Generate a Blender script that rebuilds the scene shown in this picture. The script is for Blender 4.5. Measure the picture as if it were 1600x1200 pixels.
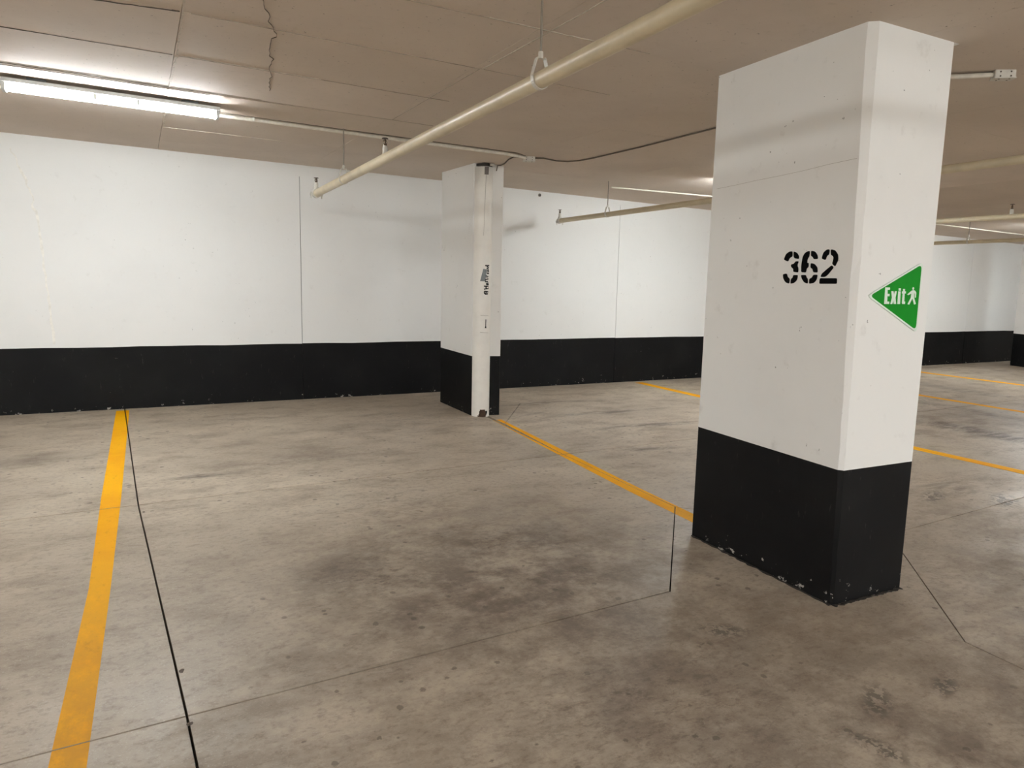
import bpy, bmesh, math, random
from mathutils import Vector, Matrix

random.seed(7)
sc = bpy.context.scene
for o in list(bpy.data.objects):
    bpy.data.objects.remove(o)
COL = sc.collection

# ------------------------------------------------------------------ camera
YAW, PITCH, ROLL = math.radians(28.7874), math.radians(-7.7309), math.radians(1.2259)
fwd = Vector((math.sin(YAW) * math.cos(PITCH), math.cos(YAW) * math.cos(PITCH), math.sin(PITCH)))
rt = Vector((math.cos(YAW), -math.sin(YAW), 0))
up = rt.cross(fwd)
r2 = rt * math.cos(ROLL) + up * math.sin(ROLL)
u2 = -rt * math.sin(ROLL) + up * math.cos(ROLL)
cd = bpy.data.cameras.new('camera')
cd.sensor_width = 36.0
cd.lens = 36.0 * 1133.7 / 1600.0
cd.clip_start = 0.05
cam = bpy.data.objects.new('camera', cd)
COL.objects.link(cam)
cam.matrix_world = Matrix(((r2.x, u2.x, -fwd.x, 0), (r2.y, u2.y, -fwd.y, 0), (r2.z, u2.z, -fwd.z, 1.25), (0, 0, 0, 1)))
sc.camera = cam

# ------------------------------------------------------------------ world, exposure
w = bpy.data.worlds.new('world')
sc.world = w
w.use_nodes = True
w.node_tree.nodes['Background'].inputs[0].default_value = (1, 0.95, 0.88, 1)
w.node_tree.nodes['Background'].inputs[1].default_value = 0.02
vs = sc.view_settings
vs.view_transform = 'Standard'
vs.look = 'None'
vs.exposure = 0.0
vs.gamma = 1.0
vs.use_curve_mapping = False
LAMP = 188.0                      # tube radiance
LAMP_COL = (0.945, 0.985, 1.0, 1)
sc.cycles.use_light_tree = False

# ------------------------------------------------------------------ the place
YW = 7.7816                      # face of the back wall
X0, X1, Y0 = -7.0, 20.0, -8.0    # other walls


def ce(x, y):                    # underside of the slab above
    return 2.4509 - 0.0123 * (YW - y) - 0.0134 * x


def fl(x, y):                    # floor falls gently from the wall to the aisle
    return -0.0252 * (YW - y) - 0.001 * x


# ------------------------------------------------------------------ materials
def lin(c):
    return tuple(((v / 255) / 12.92 if v / 255 <= 0.04045 else ((v / 255 + 0.055) / 1.055) ** 2.4) for v in c) + (1,)


class NT:
    def __init__(s, name):
        s.m = bpy.data.materials.new(name)
        s.m.use_nodes = True
        s.t = s.m.node_tree
        s.b = s.t.nodes['Principled BSDF']
        s.tc = s.t.nodes.new('ShaderNodeTexCoord').outputs['Object']

    def n(s, typ, **kw):
        nd = s.t.nodes.new(typ)
        for k, v in kw.items():
            if k.startswith('_'):
                setattr(nd, k[1:], v)
        return nd

    def put(s, sock, v):
        if hasattr(v, 'is_output') or hasattr(v, 'links'):
            s.t.links.new(v, sock)
        else:
            sock.default_value = v

    def math(s, op, a, b=0.0, c=0.0, clamp=False):
        nd = s.n('ShaderNodeMath', _operation=op, _use_clamp=clamp)
        s.put(nd.inputs[0], a)
        s.put(nd.inputs[1], b)
        s.put(nd.inputs[2], c)
        return nd.outputs[0]

    def noise(s, scale, detail=4, rough=0.55, stretch=None, off=(0, 0, 0), dist=0.0):
        mp = s.n('ShaderNodeMapping')
        s.put(mp.inputs[0], s.tc)
        mp.inputs['Location'].default_value = off
        mp.inputs['Scale'].default_value = stretch or (1, 1, 1)
        nd = s.n('ShaderNodeTexNoise')
        s.put(nd.inputs['Vector'], mp.outputs[0])
        nd.inputs['Scale'].default_value = scale
        nd.inputs['Detail'].default_value = detail
        nd.inputs['Roughness'].default_value = rough
        nd.inputs['Distortion'].default_value = dist
        return nd.outputs['Fac']

    def ramp(s, v, lo, hi, a=0.0, b=1.0):
        nd = s.n('ShaderNodeMapRange', _interpolation_type='SMOOTHSTEP')
        s.put(nd.inputs[0], v)
        nd.inputs[1].default_value = lo
        nd.inputs[2].default_value = hi
        nd.inputs[3].default_value = a
        nd.inputs[4].default_value = b
        return nd.outputs[0]

    def mix(s, f, a, b):
        nd = s.n('ShaderNodeMix', _data_type='RGBA')
        s.put(nd.inputs[0], f)
        s.put(nd.inputs[6], a)
        s.put(nd.inputs[7], b)
        return nd.outputs[2]

    def blob(s, x, y, rx, ry, ang=0.0, soft=0.0):
        """soft mask of an ellipse on the ground, 1 inside"""
        mp = s.n('ShaderNodeMapping', _vector_type='TEXTURE')
        s.put(mp.inputs[0], s.tc)
        mp.inputs['Location'].default_value = (x, y, 0)
        mp.inputs['Rotation'].default_value = (0, 0, math.radians(ang))
        mp.inputs['Scale'].default_value = (rx, ry, 1000)
        ln = s.n('ShaderNodeVectorMath', _operation='LENGTH')
        s.put(ln.inputs[0], mp.outputs[0])
        return s.ramp(ln.outputs['Value'], 1.0, soft, 0, 1)

    def bump(s, h, strength=0.2, dist=0.01):
        nd = s.n('ShaderNodeBump')
        nd.inputs['Strength'].default_value = strength
        nd.inputs['Distance'].default_value = dist
        s.put(nd.inputs['Height'], h)
        s.put(s.b.inputs['Normal'], nd.outputs[0])

    def done(s, col, rough=0.6, metal=0.0, spec=0.5):
        s.put(s.b.inputs['Base Color'], col)
        s.put(s.b.inputs['Roughness'], rough)
        s.b.inputs['Metallic'].default_value = metal
        s.b.inputs['Specular IOR Level'].default_value = spec
        return s.m


def plain(name, rgb, rough=0.5, metal=0.0, spec=0.5, var=0.06, scale=30):
    t = NT(name)
    c = lin(rgb)
    d = tuple(v * (1 - var * 2.5) for v in c[:3]) + (1,)
    return t.done(t.mix(t.ramp(t.noise(scale), 0.35, 0.75), c, d), rough, metal, spec)


def concrete_floor():
    t = NT('floor_concrete')
    big = t.noise(0.8, 4, 0.6, off=(3, 1, 0))
    mid = t.noise(3.4, 5, 0.66, stretch=(0.75, 1.3, 1))
    fine = t.noise(34, 4, 0.75, stretch=(0.8, 1.2, 1))
    grit = t.noise(130, 2, 0.7)
    c = t.mix(t.ramp(big, 0.35, 0.68), lin((174, 160, 142)), lin((200, 186, 167)))
    c = t.mix(t.ramp(mid, 0.44, 0.72, 0, 0.60), c, lin((138, 123, 108)))
    c = t.mix(t.ramp(fine, 0.46, 0.72, 0, 0.50), c, lin((114, 97, 84)))
    c = t.mix(t.ramp(grit, 0.55, 0.75, 0, 0.38), c, lin((210, 202, 188)))
    # broad areas paint the floor's light falloff with some soiling; smaller ones brown drips
    dirt_shade = t.ramp(t.noise(4.5, 6, 0.75, off=(2, 8, 0)), 0.34, 0.66)
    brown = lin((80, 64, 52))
    soft = t.math('ADD', t.math('MULTIPLY', dirt_shade, 0.62), 0.38)
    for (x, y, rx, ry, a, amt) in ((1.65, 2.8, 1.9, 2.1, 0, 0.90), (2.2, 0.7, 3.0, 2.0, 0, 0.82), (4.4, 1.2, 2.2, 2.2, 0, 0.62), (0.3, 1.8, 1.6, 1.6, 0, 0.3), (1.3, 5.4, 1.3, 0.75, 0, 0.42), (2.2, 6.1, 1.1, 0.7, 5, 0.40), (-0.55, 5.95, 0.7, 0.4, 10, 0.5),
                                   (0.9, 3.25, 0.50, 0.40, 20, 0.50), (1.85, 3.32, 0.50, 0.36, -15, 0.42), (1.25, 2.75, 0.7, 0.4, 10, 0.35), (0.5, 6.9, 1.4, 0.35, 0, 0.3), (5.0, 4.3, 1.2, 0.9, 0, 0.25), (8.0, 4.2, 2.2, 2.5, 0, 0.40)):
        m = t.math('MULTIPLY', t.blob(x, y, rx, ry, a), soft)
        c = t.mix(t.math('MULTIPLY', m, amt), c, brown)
    flecks = t.ramp(t.noise(19, 4, 0.78, stretch=(0.7, 1.3, 1), off=(1, 2, 0)), 0.50, 0.66)
    for (x, y, rx, ry, a, amt) in ((1.0, 3.2, 0.55, 0.40, 20, 0.62), (1.85, 3.30, 0.42, 0.30, 0, 0.55), (1.2, 5.35, 0.6, 0.2, 8, 0.45), (1.6, 1.75, 1.2, 0.7, 0, 0.42), (1.5, 4.2, 1.1, 0.6, 0, 0.35)):
        m = t.math('MULTIPLY', t.blob(x, y, rx, ry, a), flecks)
        c = t.mix(t.math('MULTIPLY', m, amt), c, lin((66, 50, 41)))
    # long dark rubber and water marks running across the bays
    ragged = t.ramp(t.noise(7, 5, 0.78, stretch=(0.45, 2.2, 1), off=(4, 1, 0)), 0.40, 0.60)
    for (x, y, rx, ry, a, amt) in ((4.15, 6.76, 0.85, 0.10, -3, 0.8), (4.5, 6.10, 1.0, 0.09, -1, 0.7), (4.5, 5.42, 0.95, 0.10, -4, 0.85), (3.9, 4.66, 0.35, 0.06, -10, 0.7),
                                   (7.55, 4.05, 0.30, 1.3, 2, 0.95), (8.7, 5.0, 0.25, 1.6, 0, 0.5), (10.3, 5.5, 0.3, 1.9, 0, 0.45), (0.50, 5.17, 0.34, 0.07, 4, 0.85),
                                   (2.3, 6.75, 0.6, 0.06, 0, 0.55), (2.45, 6.45, 0.4, 0.05, 0, 0.55), (5.2, 2.95, 0.35, 0.3, 0, 0.5), (3.75, 6.3, 0.3, 0.06, 20, 0.65)):
        m = t.math('MULTIPLY', t.blob(x, y, rx, ry, a, 0.25), ragged)
        c = t.mix(t.math('MULTIPLY', m, amt), c, lin((80, 66, 54)))
    # pale dusty area in the far bay
    c = t.mix(t.math('MULTIPLY', t.blob(9.2, 4.6, 0.5, 0.7), 0.5), c, lin((205, 200, 190)))
    # oil drops, each of its own size
    vo = t.n('ShaderNodeTexVoronoi')
    mp = t.n('ShaderNodeMapping')
    t.put(mp.inputs[0], t.tc)
    mp.inputs['Scale'].default_value = (1.0, 1.0, 0.02)
    wob = t.n('ShaderNodeVectorMath', _operation='ADD')
    t.put(wob.inputs[0], mp.outputs[0])
    t.put(wob.inputs[1], t.math('MULTIPLY', fine, 0.03))
    t.put(vo.inputs['Vector'], wob.outputs[0])
    vo.inputs['Scale'].default_value = 19
    sep = t.n('ShaderNodeSeparateColor')
    t.put(sep.inputs[0], vo.outputs['Color'])
    size = t.math('MULTIPLY', t.ramp(sep.outputs[0], 0.70, 1.0), 0.30)
    drop = t.math('MULTIPLY', t.math('SUBTRACT', size, vo.outputs['Distance']), 14.0, clamp=True)
    drop = t.math('MULTIPLY', drop, t.ramp(big, 0.44, 0.54))
    c = t.mix(t.math('MULTIPLY', drop, 0.6), c, lin((72, 61, 52)))
    spots = t.ramp(t.noise(24, 3, 0.7, off=(3, 7, 0)), 0.46, 0.53)
    for (x, y, rx, ry, a) in ((2.15, 2.06, 0.16, 0.075, -28), (2.28, 1.45, 0.16, 0.07, 30), (2.05, 1.28, 0.06, 0.13, 15), (2.6, 1.40, 0.12, 0.06, 20), (4.9, 2.85, 0.22, 0.10, 20), (5.3, 2.6, 0.25, 0.12, 30), (2.0, 2.0, 0.05, 0.03, 0)):
        m = t.math('MULTIPLY', t.blob(x, y, rx, ry, a, 0.3), spots)
        c = t.mix(t.math('MULTIPLY', m, 0.7), c, lin((66, 57, 49)))
    rough = t.ramp(mid, 0.3, 0.75, 0.36, 0.56)
    t.bump(fine, 0.22, 0.004)
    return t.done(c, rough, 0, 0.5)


def concrete_ceiling():
    t = NT('ceiling_concrete')
    a = t.noise(1.1, 5, 0.6)
    b = t.noise(24, 5, 0.65)
    oi = t.n('ShaderNodeObjectInfo')
    c = t.mix(t.ramp(a, 0.35, 0.7), lin((215, 202, 190)), lin((205, 192, 180)))
    c = t.mix(t.math('MULTIPLY', oi.outputs['Random'], 0.35), c, lin((209, 197, 181)))
    c = t.mix(t.ramp(b, 0.56, 0.75, 0, 0.25), c, lin((176, 163, 148)))
    pit = t.ramp(t.noise(55, 2, 0.5, off=(3, 3, 3)), 0.71, 0.76)
    c = t.mix(t.math('MULTIPLY', pit, 0.6), c, lin((90, 80, 70)))
    t.bump(t.noise(20, 2), 0.12, 0.004)
    return t.done(c, 0.75, 0, 0.3)


def white_paint(name, rgb, grime=0.5, pits=0.5):
    t = NT(name)
    c0 = lin(rgb)
    a = t.noise(1.3, 5, 0.6, off=(5, 2, 1))
    b = t.noise(9, 5, 0.62)
    g = tuple(v * 0.86 for v in c0[:3]) + (1,)
    c = t.mix(t.ramp(a, 0.45, 0.75, 0, 0.5 * grime), c0, g)
    c = t.mix(t.ramp(b, 0.6, 0.78, 0, 0.4 * grime), c, lin((178, 172, 163)))
    pit = t.ramp(t.noise(38, 2, 0.5, off=(7, 3, 3)), 0.735, 0.765)
    pit = t.math('MULTIPLY', pit, t.ramp(t.noise(2.2, 3), 0.45, 0.6))
    c = t.mix(t.math('MULTIPLY', pit, pits), c, lin((92, 86, 80)))
    t.bump(t.noise(34, 2), 0.10, 0.004)
    return t.done(c, 0.55, 0, 0.4)


def black_paint(name, z0, amount):
    t = NT(name)
    c = t.mix(t.ramp(t.noise(2.2, 4), 0.4, 0.75), lin((13, 13, 14)), lin((22, 22, 22)))
    sp = t.n('ShaderNodeSeparateXYZ')
    t.put(sp.inputs[0], t.tc)
    low = t.ramp(sp.outputs[2], z0 + 0.14, z0 - 0.01, 0.0, amount)
    n = t.math('ADD', t.noise(17, 5, 0.72, stretch=(1, 1, 1.3)), low)
    c = t.mix(t.ramp(n, 0.725, 0.745), c, lin((172, 168, 160)))
    scr = t.ramp(t.noise(22, 3, 0.7, stretch=(1.4, 1.4, 0.35), off=(2, 2, 2)), 0.64, 0.74, 0, 0.20)
    c = t.mix(scr, c, lin((96, 93, 90)))
    return t.done(c, 0.55, 0, 0.14)


def yellow_paint():
    t = NT('yellow_paint')
    c = t.mix(t.ramp(t.noise(1.6, 5, 0.6), 0.4, 0.7), lin((255, 186, 6)), lin((246, 170, 4)))
    c = t.mix(t.ramp(t.noise(30, 5, 0.7, stretch=(1, .5, 1)), 0.55, 0.76, 0, 0.4), c, lin((190, 130, 20)))
    c = t.mix(t.ramp(t.noise(90, 4, 0.75), 0.62, 0.74, 0, 0.55), c, lin((150, 126, 80)))
    # near end of the line: duller and uneven
    dulled = t.math('MULTIPLY', t.blob(-0.2, 1.4, 1.2, 3.1), t.ramp(t.noise(14, 4, 0.75, stretch=(1, .6, 1)), 0.2, 0.62, 0.25, 0.8))
    c = t.mix(dulled, c, lin((186, 140, 62)))
    return t.done(c, 0.6, 0, 0.15)


def emission(name, col, k):
    t = NT(name)
    t.b.inputs['Base Color'].default_value = (0.9, 0.9, 0.9, 1)
    t.b.inputs['Emission Color'].default_value = col
    t.b.inputs['Emission Strength'].default_value = k
    return t.m


M = dict(
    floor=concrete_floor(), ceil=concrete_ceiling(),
    wall=white_paint('wall_white_paint', (238, 238, 236), 0.45, 0.35),
    column=white_paint('column_white_paint', (241, 240, 237), 0.6, 0.8),
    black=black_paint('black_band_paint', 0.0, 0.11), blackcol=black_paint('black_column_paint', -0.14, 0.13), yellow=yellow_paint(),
    rubble=plain('foot_dirt', (52, 46, 40), 0.9, var=0.25, scale=60),
    hair=plain('hairline', (176, 169, 158), 0.8),
    dark=plain('joint_dark', (38, 32, 27), 0.9),
    seam=plain('seam_grout', (150, 140, 128), 0.8, var=0.1),
    crack=plain('crack_dark', (88, 78, 68), 0.9),
    pipe=plain('pipe_cream_paint', (214, 201, 172), 0.38, 0, 0.5, 0.05, 8),
    fitting=plain('fitting_white_paint', (214, 210, 200), 0.45),
    brass=plain('sprinkler_bronze', (84, 70, 56), 0.4, 0.7),
    steel=plain('galvanised_steel', (150, 143, 132), 0.42, 0.6),
    conduit=plain('conduit_paint', (228, 221, 208), 0.5),
    cable=plain('cable_grey', (104, 94, 82), 0.6),
    housing=plain('fixture_white_enamel', (222, 226, 226), 0.4),
    shadowgap=plain('spacer_grey', (90, 92, 92), 0.6),
    guard=plain('guard_white_paint', (246, 243, 236), 0.38, 0, 0.5, 0.02, 12),
    rust=plain('rusty_brown', (82, 60, 46), 0.9, var=0.2, scale=20),
    greypipe=plain('drain_pipe_grey', (70, 66, 62), 0.5),
    tape=plain('duct_tape_grey', (128, 134, 136), 0.45, 0.2),
    tapedark=plain('tape_dark_grey', (112, 104, 99), 0.5),
    ink=plain('black_ink', (7, 7, 7), 0.8, 0, 0.08),
    green=plain('sign_green', (0, 138, 24), 0.5, 0, 0.12, var=0.02),
    signwhite=plain('sign_white', (228, 240, 228), 0.4, var=0.02),
    tube=emission('tube_light', LAMP_COL, LAMP), dimtube=emission('dim_tube_light', LAMP_COL, LAMP * 0.86),  # second strength dims the left light to balance the wall brightness
)


# ------------------------------------------------------------------ builders
def obj(name, verts, faces, mat, parent=None, smooth=False, kind=None):
    me = bpy.data.meshes.new(name)
    me.from_pydata([tuple(v) for v in verts], [], faces)
    bm = bmesh.new()
    bm.from_mesh(me)
    bmesh.ops.recalc_face_normals(bm, faces=bm.faces)
    bm.to_mesh(me)
    bm.free()
    if smooth:
        for p in me.polygons:
            p.use_smooth = True
    me.materials.append(mat)
    o = bpy.data.objects.new(name, me)
    COL.objects.link(o)
    if parent:
        o.parent = parent
        o.matrix_parent_inverse = Matrix.Translation(-parent.location)
    if kind:
        o['kind'] = kind
    return o


def thing(name, label, cat, loc=(0, 0, 0), group=None):
    o = bpy.data.objects.new(name, None)
    o.empty_display_size = 0.05
    COL.objects.link(o)
    o.location = loc
    tag(o, label, cat, group)
    return o


def tag(o, label, cat, group=None):
    o['label'] = label
    o['category'] = cat
    if group:
        o['group'] = group
    return o


class G:
    """collects raw geometry for one mesh"""
    def __init__(s):
        s.v, s.f = [], []

    def add(s, v, f):
        k = len(s.v)
        s.v += [tuple(p) for p in v]
        s.f += [tuple(i + k for i in q) for q in f]
        return s

    def hexa(s, c):              # 8 corners, bottom 4 then top 4
        return s.add(c, [(0, 3, 2, 1), (4, 5, 6, 7), (0, 1, 5, 4), (1, 2, 6, 5), (2, 3, 7, 6), (3, 0, 4, 7)])

    def box(s, x0, x1, y0, y1, z0, z1):
        return s.hexa([(x0, y0, z0), (x1, y0, z0), (x1, y1, z0), (x0, y1, z0), (x0, y0, z1), (x1, y0, z1), (x1, y1, z1), (x0, y1, z1)])

    def cbox(s, c, d):
        return s.box(c[0] - d[0] / 2, c[0] + d[0] / 2, c[1] - d[1] / 2, c[1] + d[1] / 2, c[2] - d[2] / 2, c[2] + d[2] / 2)

    def prism(s, a, b):          # two matching rings
        n = len(a)
        return s.add(list(a) + list(b), [tuple(range(n))[::-1], tuple(range(n, 2 * n))] + [(i, (i + 1) % n, n + (i + 1) % n, n + i) for i in range(n)])

    def tube(s, path, r, n=12, cap=True):
        path = [Vector(p) for p in path]
        rr = r if isinstance(r, (list, tuple)) else [r] * len(path)
        rings = []
        ref = None
        for i, p in enumerate(path):
            d = (path[min(i + 1, len(path) - 1)] - path[max(i - 1, 0)]).normalized()
            if ref is None:
                ref = Vector((0, 0, 1)) if abs(d.z) < 0.9 else Vector((1, 0, 0))
            u = (ref - d * ref.dot(d)).normalized()
            ref = u
            v = d.cross(u)
            rings.append([p + (u * math.cos(2 * math.pi * k / n) + v * math.sin(2 * math.pi * k / n)) * rr[i] for k in range(n)])
        k0 = len(s.v)
        for ring in rings:
            s.v += [tuple(p) for p in ring]
        for i in range(len(rings) - 1):
            for k in range(n):
                a = k0 + i * n + k
                b = k0 + i * n + (k + 1) % n
                s.f.append((a, b, b + n, a + n))
        if cap:
            s.f.append(tuple(k0 + k for k in range(n))[::-1])
            s.f.append(tuple(k0 + (len(rings) - 1) * n + k for k in range(n)))
        return s

    def lathe(s, c, prof, n=14):  # vertical axis, prof = (r, z)
        k0 = len(s.v)
        for r, z in prof:
            for k in range(n):
                a = 2 * math.pi * k / n
                s.v.append((c[0] + r * math.cos(a), c[1] + r * math.sin(a), c[2] + z))
        for i in range(len(prof) - 1):
            for k in range(n):
                a = k0 + i * n + k
                b = k0 + i * n + (k + 1) % n
                s.f.append((a, b, b + n, a + n))
        s.f.append(tuple(k0 + k for k in range(n))[::-1])
        s.f.append(tuple(k0 + (len(prof) - 1) * n + k for k in range(n)))
        return s

    def strip(s, path, nrm, wid, th):  # flat strap of width wid along the pipe axis (y)
        for a, b in zip(path[:-1], path[1:]):
            pass
        return s

    def build(s, name, mat, parent=None, smooth=False, kind=None):
        return obj(name, s.v, s.f, mat, parent, smooth, kind)


def auto_smooth(o, ang=35):
    """smooth shading with sharp edges kept where faces meet at an angle"""
    me = o.data
    bm = bmesh.new()
    bm.from_mesh(me)
    for e in bm.edges:
        if len(e.link_faces) == 2 and e.calc_face_angle(0) > math.radians(ang):
            e.smooth = False
    for f in bm.faces:
        f.smooth = True
    bm.to_mesh(me)
    bm.free()
    return o


# ------------------------------------------------------------------ polygon tools (plan view)
def inset(poly, ds):
    """move every edge inwards (polygon counter-clockwise), ds per edge"""
    n = len(poly)
    L = []
    for i in range(n):
        a, b = Vector(poly[i]), Vector(poly[(i + 1) % n])
        d = (b - a).normalized()
        nn = Vector((-d.y, d.x))
        L.append((a + nn * ds[i], d))
    out = []
    for i in range(n):
        p, d = L[i - 1]
        q, e = L[i]
        cr = d.x * e.y - d.y * e.x
        if abs(cr) < 0.02:
            out.append((q.x, q.y))
        else:
            t = ((q.x - p.x) * e.y - (q.y - p.y) * e.x) / cr
            out.append((p.x + d.x * t, p.y + d.y * t))
    return out


def area(poly):
    return 0.5 * sum(poly[i - 1][0] * poly[i][1] - poly[i][0] * poly[i - 1][1] for i in range(len(poly)))


def clip(sub, win):
    """part of polygon sub inside the convex counter-clockwise window win"""
    out = list(sub)
    for i in range(len(win)):
        a, b = win[i], win[(i + 1) % len(win)]
        side = lambda p: (b[0] - a[0]) * (p[1] - a[1]) - (b[1] - a[1]) * (p[0] - a[0])
        src, out = out, []
        for j in range(len(src)):
            p, q = src[j - 1], src[j]
            sp, sq = side(p), side(q)
            if (sp >= 0) != (sq >= 0):
                t = sp / (sp - sq)
                out.append((p[0] + (q[0] - p[0]) * t, p[1] + (q[1] - p[1]) * t))
            if sq >= 0:
                out.append(q)
        if not out:
            return []
    return out


# ------------------------------------------------------------------ floor
def zplate(x0, x1, y0, y1, fn, lo, hi):
    return G().hexa([(x, y, fn(x, y) + lo) for x, y in ((x0, y0), (x1, y0), (x1, y1), (x0, y1))] + [(x, y, fn(x, y) + hi) for x, y in ((x0, y0), (x1, y0), (x1, y1), (x0, y1))])


floor = zplate(X0, X1, Y0, YW + 0.3, fl, -0.25, -0.05).build('floor', M['dark'], kind='structure')
tag(floor, 'grey concrete garage floor cut into slabs by thin dark joints', 'floor')

# saw-cut joints: x of the joints that run towards the wall, at the rows of joints that run along it
rows = ['w', 'b', 'c', 'd', 'e', 'f']
GX = [  # x at rows w, b, c, d, e, f
    [X0] * 6, [-3.05, -3.0, -2.95, -2.9, -2.85, -2.8], [0.05, 0.075, 0.146, 0.19, 0.26, 0.36], [3.27, 3.10, 3.03, 2.95, 2.85, 2.7],
    [6.24, 6.20, 6.18, 6.1, 6.0, 5.9], [9.3, 9.3, 9.3, 9.3, 9.3, 9.3], [12.4] * 6, [15.5] * 6, [X1] * 6]
GY = {'w': lambda x: YW, 'b': lambda x: 4.675 + 0.031 * x, 'c': lambda x: 2.372 + 0.033 * x + 0.004 * max(0, x - 3) ** 2 if x < 7 else 2.68, 'd': lambda x: 0.0, 'e': lambda x: -3.0, 'f': lambda x: Y0}


def P(i, r):
    x = GX[i][rows.index(r)]
    return (x, GY[r](x))


Lc, Tc, Rc, Bc = (2.20, 2.443), (3.056, 3.387), (3.90, 2.50), (3.004, 1.56)
slabs = []
for i in range(len(GX) - 1):
    for k in range(5):
        a, b = rows[k + 1], rows[k]
        q = [P(i, a), P(i + 1, a), P(i + 1, b), P(i, b)]
        if (i, b) == (2, 'b'):
            q = [P(2, 'c'), Lc, Tc, P(3, 'b'), P(2, 'b')]
        elif (i, b) == (3, 'b'):
            q = [Tc, Rc, P(4, 'c'), P(4, 'b'), P(3, 'b')]
        elif (i, b) == (2, 'c'):
            q = [P(2, 'd'), P(3, 'd'), Bc, Lc, P(2, 'c')]
        elif (i, b) == (3, 'c'):
            q = [P(3, 'd'), P(4, 'd'), P(4, 'c'), Rc, Bc]
        elif (i, b) == (3, 'w'):
            q = [P(3, 'b'), P(4, 'b'), P(4, 'w'), P(3, 'w'), (3.265, 7.66), (3.86, 6.83), (3.20, 5.95)]
        slabs.append(q)
slabs.append([Lc, Bc, Rc, Tc])
slabs.append([(3.20, 5.95), (3.86, 6.83), (3.265, 7.66)])


def joint_half(a, b):
    mx, my = (a[0] + b[0]) / 2, (a[1] + b[1]) / 2
    if abs(my - YW) < 0.01 or mx < X0 + .01 or mx > X1 - .01:
        return 0.0
    dx, dy = abs(a[0] - b[0]), abs(a[1] - b[1])
    if dy > 3 * dx:
        return 0.0042 if mx < 1 else 0.0028
    if dx > 3 * dy:
        return 0.0048 if my > 3.5 else 0.0038
    return 0.0032


inner = []
for q in slabs:
    if area(q) < 0:
        q = q[::-1]
    ds = [joint_half(q[j], q[(j + 1) % len(q)]) for j in range(len(q))]
    if len(q) in (3, 4) and area(q) < 3:          # isolation diamonds
        ds = [0.0028 if (q[j], q[(j + 1) % len(q)]) not in ((Lc, Bc), (Bc, Lc)) else 0.0006 for j in range(len(q))]
    if Bc in q and Lc in q and len(q) == 5:
        ds[q.index(Bc)] = 0.0006                  # nearly closed joint
    p = inset(q, ds)
    inner.append(p)
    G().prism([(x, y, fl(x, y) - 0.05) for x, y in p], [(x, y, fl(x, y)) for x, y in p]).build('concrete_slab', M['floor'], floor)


# chipped arris spalls along the long joint
def spall(x, y, r, seed):
    rnd = random.Random(seed)
    pts = []
    for k in range(9):
        a = 2 * math.pi * k / 9
        rr = r * rnd.uniform(0.55, 1.15)
        pts.append((x + rr * math.cos(a), y + rr * math.sin(a) * 1.3))
    G().add([(px, py, fl(px, py) + 0.0006) for px, py in pts], [tuple(range(9))]).build('joint_spall', M['crack'], floor)


spall(0.153, 2.665, 0.012, 1)
spall(0.150, 2.33, 0.010, 2)
spall(0.098, 4.53, 0.009, 3)


# yellow bay lines, worn through where the joints cross them
def bay_line(left, right, label):
    g = G()
    for k in range(len(left) - 1):
        quad = [left[k], right[k], right[k + 1], left[k + 1]]
        if area(quad) < 0:
            quad = quad[::-1]
        for s in inner:
            c = clip(s, quad)
            if len(c) > 2 and abs(area(c)) > 1e-5:
                n = len(c)
                g.prism([(x, y, fl(x, y) + 0.0001) for x, y in c], [(x, y, fl(x, y) + 0.0011) for x, y in c])
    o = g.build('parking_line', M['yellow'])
    tag(o, label, 'road marking', 'painted bay lines')
    return o


def shifted(pts, d):
    return [(x + d, y) for x, y in pts]


bay_line([(-0.022, 7.70), (-0.118, 4.90), (-0.152, 3.53), (-0.224, 2.28), (-0.33, 0.5), (-0.4, -0.6)],
         [(0.088, 7.70), (-0.012, 4.86), (-0.068, 3.50), (-0.128, 2.24), (-0.215, 0.5), (-0.28, -0.6)],
         'widest yellow bay line, running down the left side of the empty bay to the wall')
bay_line([(3.172, 6.14), (3.072, 4.93), (2.985, 3.76), (2.955, 3.06)], [(3.262, 6.14), (3.178, 4.95), (3.096, 3.79), (3.06, 3.06)],
         'yellow bay line running from the pipe guard to the wide column')
l3 = [(6.10, 7.68), (6.145, 6.55), (6.13, 3.80), (6.19, 2.92), (6.2, 0.6)]
bay_line(l3, shifted(l3, 0.125), 'yellow bay line passing behind the wide column, from wall to right edge')
l4 = [(9.16, 7.68), (9.17, 5.63), (9.25, 4.45), (9.28, 0.6)]
bay_line(l4, shifted(l4, 0.115), 'thin distant yellow bay line, middle of the three on the right')
l5 = [(11.58, 7.68), (11.60, 7.1), (11.80, 5.7), (11.85, 0.6)]
bay_line(l5, shifted(l5, 0.15), 'farthest yellow bay line, just in front of the far black wall band')

# ------------------------------------------------------------------ ceiling
ceiling = zplate(X0, X1, Y0, YW + 0.3, ce, 0.05, 0.25).build('ceiling', M['ceil'], kind='structure')
tag(ceiling, 'grey concrete ceiling with board seams from the formwork', 'ceiling')
YS = [YW + 0.3, 7.25, 6.53, 5.85, 5.105, 4.35, 3.62, 2.90, 2.15, 1.40, 0.6, -2.0, -5.0, Y0]


def seam_x(k, y):
    return 0.35 + 0.028 * (y - 4.8) + 1.40 * k


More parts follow.
